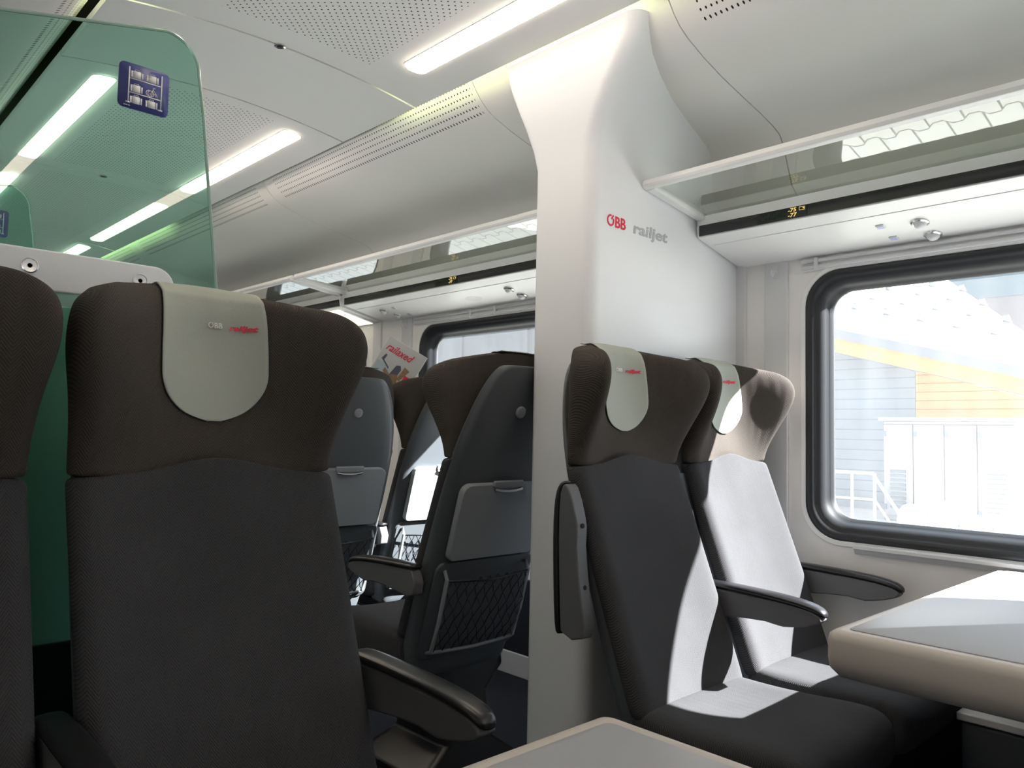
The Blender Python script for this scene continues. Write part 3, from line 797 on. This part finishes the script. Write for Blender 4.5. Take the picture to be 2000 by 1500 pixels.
def add_arm(seat, u, up=False):
    a = obj('armrest', ME['body'], 'arm_grey', seat, bevel=0.004)
    p = obj('arm_pad', ME['pad'], 'black_plastic', a, sub=1, sharp=False)
    a.location = (u, 0, 0)
    if up:
        # swung up about its pivot beside the backrest
        piv = Vector((0, -0.095, 0.630)); ang = math.radians(-94)
        R = Matrix.Rotation(ang, 4, 'X'); loc = Vector((0, -0.072, 0.628))-(R @ piv)
        a.rotation_euler = (ang, 0, 0); a.location = (u, loc.y, loc.z)
        for (yy, zz) in ((-0.19, 0.6035), (-0.335, 0.6030)):
            obj('screw', MB().lathe([(0.006, 0.003), (0.006, -0.0015), (0.002, -0.002)], (0, yy, zz), (0, 0, 1), 12), 'gap_black', a)
    return a
GRP = 'dark grey herringbone train seats'
S0 = make_seat()
def seat(cx, y, rz, label, arms=(), skip=(), link=False):
    c = copy_tree(S0, None, skip); c.location = (cx, y, 0); c.rotation_euler = (0, 0, rz)
    tag(c, label, 'seat', GRP)
    for u, up in arms: add_arm(c, u, up)
    if link:
        # added black panel, blocks sunlight through the slot between paired backrests
        rings = []
        for z in (0.34, 0.60, 0.80, 0.98):
            y = yb(z)-0.030; rings.append([(0.2215, y-0.012, z), (0.2735, y-0.012, z), (0.2735, y+0.012, z), (0.2215, y+0.012, z)])
        obj('sun_block_panel', MB().loft(rings), 'black_plastic', c)
    return c
BACKBITS = ('tray_table', 'pocket_panel', 'coat_button')
YS = 1.33; YA = 1.824; YB = YA+0.92
seat(0.555, YS, 0, 'large dark front left seat facing the camera, pale cloth over its headrest', [(0.256, False), (-0.250, False)], BACKBITS)
seat(0.055, YS, 0, 'dark grey seat cut off by the left edge of the picture', [], BACKBITS)
seat(1.685, YS, 0, 'dark grey aisle seat right of the white column, its aisle armrest folded up', [(-0.262, True), (0.250, False)], BACKBITS, True)
seat(2.185, YS, 0, 'sunlit grey seat beside the near window, facing the camera', [(0.252, False)], BACKBITS)
seat(1.685, YA, math.pi, 'dark seat turned away, directly left of the white column, armrest pointing left', [(0.256, False)])
seat(1.685, YB, math.pi, 'seat turned away with grey folded tray table, seen past the front left headrest', [(0.256, False)])
seat(2.185, YB, math.pi, 'seat turned away at the far window, sun on its folded tray table', [(0.250, False)])
YO = -0.68   # the facing seats on the camera's side of the tables
seat(0.055, YO, math.pi, 'window seat behind the foreground table, on the camera side', [(-0.250, False)], BACKBITS)
seat(0.555, YO, math.pi, 'aisle seat behind the foreground table, on the camera side', [(-0.256, False)], BACKBITS)
seat(1.685, YO, math.pi, 'aisle seat behind the window table, on the camera side', [(0.256, False)], BACKBITS)
seat(2.185, YO, math.pi, 'window seat behind the window table, on the camera side', [(0.250, False)], BACKBITS)
def rm_tree(o):
    for ch in list(o.children): rm_tree(ch)
    bpy.data.objects.remove(o)
rm_tree(S0)

# ------------------------------------------------------------------ tables
def table(x0, x1, y0, y1, label, radii, leg_x):
    t = empty('table', ((x0+x1)/2, (y0+y1)/2, 0.0)); tag(t, label, 'table', 'fixed tables between facing seats')
    o = Vector(t.location)
    def add(name, mb, mt, parent=t, **k):
        me = mb.mesh(name)
        for v in me.vertices: v.co -= o
        return obj(name, me, mt, parent, **k)
    rings = []
    for ins, z in ((0.075, 0.640), (0.050, 0.644), (0.016, 0.656), (0.003, 0.672), (0.0, 0.69), (0.0, 0.722), (0.003, 0.733), (0.010, 0.739), (0.020, 0.740)):
        rings.append([(p[0], p[1], z) for p in rrect(x0+ins, x1-ins, y0+ins, y1-ins, [max(r-ins, 0.012) for r in radii], 6)])
    add('table_edge', MB().loft(rings), 'table_edge', sharp=False)
    i = 0.030
    out = rrect(x0+i, x1-i, y0+i, y1-i, [max(r-i*0.6, 0.012) for r in radii], 6)
    add('table_inlay', MB().loft([[(p[0], p[1], 0.7385) for p in out], [(p[0], p[1], 0.7416) for p in out], [(lerp((x0+x1)/2, p[0], 0.998), lerp((y0+y1)/2, p[1], 0.997), 0.7422) for p in out]]), 'table_top')
    a, b = leg_x
    add('table_leg', MB().box(a, b, (y0+y1)/2-0.035, (y0+y1)/2+0.035, 0.0, 0.645), 'shell', bevel=0.012)
    return t
table(1.431, 2.488, -0.02, 0.661, 'white-topped table under the near window', (0.018, 0.012, 0.012, 0.018), (1.95, 2.35))
table(-0.268, 0.791, -0.02, 0.651, 'grey table corner in the foreground at the bottom edge', (0.012, 0.024, 0.024, 0.012), (-0.15, 0.25))
bn = empty('waste_bin', (2.40, 0.60, 0.10)); tag(bn, 'dark bin box with pale lid edge on the wall under the window table', 'bin')
obj('bin_body', MB().box(-0.10, 0.078, -0.14, 0.10, 0.0, 0.262), 'shell', bn, bevel=0.01)
obj('bin_lid', MB().box(-0.108, 0.078, -0.148, 0.108, 0.264, 0.285), 'trim_grey', bn, bevel=0.004)

# ------------------------------------------------------------------ green glass screens
def glass_outline():
    pts = [(XL+0.004, 1.655), (0.0, 1.735), (0.246, 1.793), (0.371, 1.822), (0.490, 1.850)]
    # rounded upper corner then the slightly slanted free edge
    for a in range(0, 91, 10):
        r = math.radians(90-a); pts.append((0.520+0.066*math.cos(r), 1.789+0.068*math.sin(r)))
    pts += [(0.600, 1.70), (0.612, 1.59), (0.627, 1.47), (0.639, 1.37), (0.652, 1.2), (0.66, 1.0), (0.662, 0.02), (XL+0.004, 0.02)]
    return pts
def make_screen(y, label, signlabel):
    t = empty('glass_screen', (0, y, 0)); tag(t, label, 'glass screen', 'green glass screens at the luggage bay')
    P = glass_outline()
    me = new_mesh('glass_pane', [(p[0], 0, p[1]) for p in P], [tuple(range(len(P)))], False)
    obj('glass_pane', me, 'screen_glass', t, sharp=False)
    ed = MB().tube([(p[0], 0, p[1]) for p in P[:-1]], 0.0032, 6)
    obj('polished_edge', ed, 'glass_edge', t)
    rr = rrect(XL+0.004, 0.552, 1.318, 1.389, (0.004, 0.010, 0.038, 0.004), 8)
    ra = MB().loft([[(p[0], -0.016, p[1]) for p in rr], [(p[0], -0.0045, p[1]) for p in rr]])
    R = obj('clamp_rail', ra, 'white_panel', t, bevel=0.003)
    for bx in (0.309, 0.489):
        obj('bolt', MB().lathe([(0.0135, 0.0), (0.0135, 0.002), (0.0115, 0.0025), (0.0110, 0.001), (0.004, 0.0005)], (bx, -0.0155, 1.358), (0, -1, 0)), 'chrome', R)
    obj('lower_panel', MB().box(XL+0.004, 0.628, 0.030, 0.046, 0.70, 1.300), 'panel_grey', t, bevel=0.003)
    obj('kick_panel', MB().box(XL+0.004, 0.645, 0.030, 0.046, 0.02, 0.698), 'black_rubber', t, bevel=0.003)
    # sign: blue plate with pale luggage-rack pictogram
    o = rrect(-0.0455, 0.0455, -0.0435, 0.0435, 0.010, 6)
    so = Vector((0.4825, -0.0008, 1.727))
    pl = MB().loft([[so+Vector((p[0], -0.0003, p[1])) for p in o], [so+Vector((p[0], -0.0022, p[1])) for p in o]])
    S = obj('luggage_sign', pl, 'sign_blue', t, sharp=False); S['label'] = signlabel
    pi = MB()
    def bx(a, b, c, d): pi.box(so.x+a, so.x+b, so.y-0.0028, so.y-0.0022, so.z+c, so.z+d)
    bx(-0.0285, -0.0262, -0.031, 0.036); bx(0.0305, 0.0328, -0.031, 0.036)
    bx(-0.032, -0.0235, -0.0335, -0.031); bx(0.0265, 0.035, -0.0335, -0.031)
    bx(-0.0262, 0.0305, 0.0135, 0.0153); bx(-0.0262, 0.0305, -0.0135, -0.0117)
    def case(x, z):
        bx(x, x+0.0034, z+0.0006, z+0.0128); bx(x+0.0042, x+0.0178, z, z+0.0138); bx(x+0.0186, x+0.0220, z+0.0006, z+0.0128)
        bx(x+0.0068, x+0.0076, z+0.0138, z+0.0162); bx(x+0.0144, x+0.0152, z+0.0138, z+0.0162); bx(x+0.0068, x+0.0152, z+0.0156, z+0.0166)
    for x, z in ((-0.0245, 0.0165), (0.0035, 0.0165), (-0.0245, -0.0105), (-0.0245, -0.0325), (0.0035, -0.0325)): case(x, z)
    def ringp(cx, cz, r, wd):
        v = []; f = []; n = 20
        for i in range(n):
            a = 2*math.pi*i/n
            for rr_ in (r-wd, r): v.append((so.x+cx+rr_*math.cos(a), so.y-0.0028, so.z+cz+rr_*math.sin(a)))
        for i in range(n): f.append((2*i, 2*i+1, (2*i+3) % (2*n), (2*i+2) % (2*n)))
        pi.add(v, f)
    ringp(0.0095, -0.0045, 0.0062, 0.0011); ringp(0.0125, -0.0048, 0.0062, 0.0013); ringp(0.0130, -0.0048, 0.0025, 0.0008)
    for a, b in (((0.0130, -0.0048), (0.0165, 0.004)), ((0.0165, 0.004), (0.0225, -0.004)), ((0.0225, -0.004), (0.0205, -0.0085)), ((0.0165, 0.004), (0.018, 0.0075)), ((0.0150, 0.0075), (0.0205, 0.0072)), ((0.0130, -0.0048), (0.0225, -0.004)), ((0.0225, -0.004), (0.0245, -0.0090))):
        pi.tube([(so.x+a[0], so.y-0.0024, so.z+a[1]), (so.x+b[0], so.y-0.0024, so.z+b[1])], 0.0007, 5)
    bx(-0.0350, -0.0335, -0.0392, -0.0376); bx(-0.0328, -0.0312, -0.0392, -0.0376); bx(-0.0306, -0.029, -0.0392, -0.0376); bx(-0.0276, -0.026, -0.0392, -0.0376); bx(-0.0254, -0.0238, -0.0392, -0.0376)
    obj('pictogram', pi, 'sign_white', S, sharp=False)
    return t
make_screen(1.550, 'tall green glass screen behind the front left seats, with white rail', 'blue square luggage rack sign')
make_screen(2.960, 'second, farther green glass screen at the left edge of the picture', 'blue square luggage rack sign')

# ------------------------------------------------------------------ magazine stuck between the far seats
def img_vec(px, py): return (CR*px-CU*py)
mo = Vector((0, 0, 1.092))
def on_ray(px, py, depth):
    d = CR*(px-1000)-CU*(py-750)+CF*1527.2; return mo+d*(depth/1527.2)
tl = on_ray(762, 655, 3.50)
ex = (CR*0.852-CU*0.523).normalized(); ey = (CR*0.545+CU*0.838).normalized()
ey = (ey-ex*ey.dot(ex)).normalized()
ez = ex.cross(ey)
mg = empty('magazine', tl); tag(mg, 'magazine with red railaxed title, tilted between the far seat headrests', 'magazine')
def MP(a, b, c): return ex*a+ey*b+ez*c
MW, MH = 0.196, 0.262
def slab(mb, a0, a1, b0, b1, c0, c1):
    v = [MP(a, b, c) for c in (c0, c1) for b in (b0, b1) for a in (a0, a1)]
    return mb.add(v, [(0, 2, 3, 1), (4, 5, 7, 6), (0, 1, 5, 4), (2, 6, 7, 3), (0, 4, 6, 2), (1, 3, 7, 5)])
obj('pages', slab(MB(), 0, MW, -MH, 0, -0.006, 0), 'paper_white', mg)
def poly(mb, pts, c): mb.loft([[MP(a, b, c) for a, b in pts], [MP(a, b, c+0.0003) for a, b in pts]]); return mb
cvp = obj('cover', slab(MB(), 0.002, MW-0.001, -MH+0.002, -0.001, 0, 0.0008), 'photo_grey', mg)
obj('cover_photo', poly(MB(), [(0.008, -0.235), (0.008, -0.12), (0.05, -0.115), (0.085, -0.145), (0.10, -0.235)], 0.0009), 'photo_sky', cvp)
obj('cover_photo', poly(poly(MB(), [(0.082, -0.175), (0.095, -0.10), (0.112, -0.092), (0.124, -0.108), (0.120, -0.145)], 0.0013), [(0.02, -0.105), (0.028, -0.078), (0.036, -0.08), (0.034, -0.105), (0.07, -0.125), (0.07, -0.133)], 0.0013), 'photo_dark', cvp)
obj('cover_photo', poly(MB(), [(0.070, -0.235), (0.075, -0.19), (0.092, -0.145), (0.122, -0.135), (0.135, -0.17), (0.125, -0.235)], 0.0016), 'photo_brown', cvp)
obj('cover_photo', poly(MB(), [(0.10, -0.258), (0.112, -0.205), (0.15, -0.19), (0.165, -0.258)], 0.0019), 'photo_cream', cvp)
obj('cover_photo', poly(poly(MB(), [(0.125, -0.155), (0.132, -0.088), (0.160, -0.095), (0.140, -0.155)], 0.0013), [(0.052, -0.15), (0.055, -0.132), (0.085, -0.15), (0.085, -0.168)], 0.0013), 'photo_brown', cvp)
tm = text_mesh('railaxed', 0.050, 0.35, 0.0006, 0.0004, xscale=0.80)
place_mesh(tm, MP(0.012, -0.060, 0.0018), ex, ey); obj('lettering', tm, 'logo_red', cvp, sharp=False)
obj('red_flag', poly(MB(), [(0.150, -0.165), (0.150, -0.120), (0.183, -0.120), (0.183, -0.165), (0.1665, -0.157)], 0.0016), 'logo_red', cvp)

# ------------------------------------------------------------------ outdoors
ZG = -0.75
gm = MB().box(2.75, 60, -40, 60, ZG-0.1, ZG); struct('ground_platform', gm, 'pavers', sharp=False)
struct('ground_left', MB().box(-60, -0.5, -40, 60, ZG-0.5, ZG-0.4), 'gravel_pale', sharp=False)
bl = empty('sky_blocker', (-9.5, 0, ZG-0.4)); tag(bl, 'tall dark block added left of the train to cut sky light', 'building')  # unseen mass added to keep sky light out of the left windows
obj('wall', MB().box(-6, 0, -25, 30, 0, 15), 'blocker_dark', bl)
hs = empty('house', (10.2, 4, ZG)); tag(hs, 'station house with orange and grey boarding and a bright roof, outside the window', 'house')
def hadd(name, mb, mt, parent=hs, **k):
    me = mb.mesh(name)
    for v in me.vertices: v.co -= Vector((10.2, 4, ZG))
    return obj(name, me, mt, parent, **k)
def vz(y): return 2.127+0.284*(y-4.576)+0.09    # underside line of the verge
XH = 10.2
hadd('wall', MB().extrude([(XH, 3.56, ZG), (XH, 16, ZG), (XH, 16, vz(16)), (XH, 3.56, vz(3.56))], (0.3, 0, 0)), 'siding_grey')
hadd('wall', MB().extrude([(XH, 2.0, ZG), (XH, 3.555, ZG), (XH, 3.555, vz(3.555)), (XH, 2.0, vz(2.0))], (0.3, 0, 0)), 'siding_orange')
hadd('verge_board', MB().extrude([(XH-0.30, 1.8, vz(1.8)+0.02), (XH-0.30, 16, vz(16)+0.02), (XH-0.30, 16, vz(16)+0.20), (XH-0.30, 1.8, vz(1.8)+0.20)], (0.06, 0, 0)), 'verge_orange')
hadd('gutter', MB().extrude([(XH-0.36, 1.8, vz(1.8)+0.20), (XH-0.36, 16, vz(16)+0.20), (XH-0.36, 16, vz(16)+0.32), (XH-0.36, 1.8, vz(1.8)+0.32)], (0.12, 0, 0)), 'gutter_grey')
def rz_(y, x): return vz(y)+0.32+(x-(XH-0.36))*0.30
rp = [(XH-0.36, 1.79), (XH-0.36, 16), (17.0, 16), (17.0, 6.42)]
bt = [(x, y, rz_(y, x)) for x, y in rp]
rfm = MB().extrude(bt, (0, 0, 0.08)); roof = hadd('roof', rfm, 'roof_white')
for r in range(6):
    for c in range(9):
        x = XH+0.5+r*0.75; y = 2.4+c*0.42+r*0.48
        z = rz_(y, x)+0.08
        hadd('snow_guard', MB().loft([[(x, y-0.05, z), (x+0.04, y-0.05, z), (x+0.04, y+0.05, z), (x, y+0.05, z)], [(x-0.05, y-0.03, z+0.09), (x-0.03, y-0.03, z+0.09), (x-0.03, y+0.03, z+0.09), (x-0.05, y+0.03, z+0.09)]]), 'gutter_grey', roof, sharp=False)
sd_ = empty('shed', (7.0, 10.0, ZG)); tag(sd_, 'dark grey shed wall seen through the window beyond the column', 'shed')
obj('wall', MB().box(0, 2.6, -4.4, 5.5, 0, 5.0), 'shed_grey', sd_)
for i in range(8): obj('cover_strip', MB().box(-0.03, 0, -4.2+i*1.3, -4.12+i*1.3, 0, 5.0), 'shed_grey', sd_)
# terrace the cabinet stands on
struct('ground_terrace', MB().box(8.4, XH, -4, 5.4, ZG-0.02, 0.20), 'concrete')
cb = empty('electrical_cabinet', (9.0, 2.84, 0.20)); tag(cb, 'white electrical cabinet with two louvred vents in front of the house', 'cabinet')
obj('cabinet_body', MB().box(0, 0.55, -0.64, 0.64, 0.0, 1.09), 'cabinet_white', cb, bevel=0.01)
obj('cabinet_roof', MB().box(-0.05, 0.6, -0.68, 0.68, 1.09, 1.13), 'cabinet_white', cb, bevel=0.006)
for (a, b) in ((0.33, 0.63), (0.02, 0.32), (-0.29, 0.01), (-0.63, -0.30)):
    D = obj('door', MB().box(-0.018, -0.001, a, b, 0.06, 1.05), 'cabinet_white', cb, bevel=0.004)
    for z in (0.15, 0.95): obj('hinge', MB().box(-0.028, -0.018, b-0.03, b-0.005, z-0.03, z+0.03), 'vent_grey', D)
    if a in (0.33, -0.63):
        vt = MB()
        for i in range(9): vt.box(-0.030, -0.019, a+0.07, b-0.07, 0.14+i*0.048, 0.14+i*0.048+0.030)
        obj('vent', vt, 'vent_grey', D)
bd = empty('concrete_building', (20, -2, ZG)); tag(bd, 'pale concrete building with grey window band beyond the house roof', 'building')
obj('wall', MB().box(0, 5, -8, 14, 0, 5.1), 'concrete_far', bd)
obj('window_band', MB().box(-0.02, 5, -8, 14, 5.1, 5.95), 'band_grey', bd)
obj('parapet', MB().box(-0.1, 5.1, -8, 14, 5.95, 7.6), 'concrete_far', bd)
for i in range(6): obj('mullion', MB().box(-0.08, -0.02, -7+i*3.3, -6.8+i*3.3, 5.1, 5.95), 'steel_white', bd)
st = empty('stair_railing', (8.6, 3.3, 0.20)); tag(st, 'white tubular stair railing at the left foot of the house wall', 'railing')
obj('handrail', MB().tube([(0, 0.62, 0.52), (0, 0.14, 0.52), (0, -0.22, -0.02)], 0.018, 8), 'steel_white', st)
obj('mid_rail', MB().tube([(0, 0.62, 0.24), (0, 0.12, 0.24), (0, -0.06, -0.02)], 0.014, 8), 'steel_white', st)
for y in (0.6, 0.36, 0.12): obj('post', MB().tube([(0, y, 0.0), (0, y, 0.52)], 0.016, 8), 'steel_white', st)
for i in range(7):
    y = 2.80-i*0.27; rr = 0.115+0.012*random.random()
    rings = []
    for k in range(9):
        a = math.pi*k/8; s = math.sin(a)**0.6
        rings.append([(7.9+0.22*s*math.cos(2*math.pi*q/14)*(1+0.06*math.sin(q*3+i)), y+rr*s*math.sin(2*math.pi*q/14)*(1+0.05*math.cos(q*2+i)), 0.16+0.36*(1-math.cos(a))*0.5*(0.9+0.18*math.sin(i*2.1))) for q in range(14)])
    o = obj('sack', MB().loft(rings), 'sack_white', None, sub=1, sharp=False)
    tag(o, 'white filled sack in the row before the cabinet, outside the window', 'sack', 'white sacks before the cabinet')
struct('ground_step', MB().box(7.55, 8.4, -4, 5.4, ZG-0.02, 0.16), 'concrete')
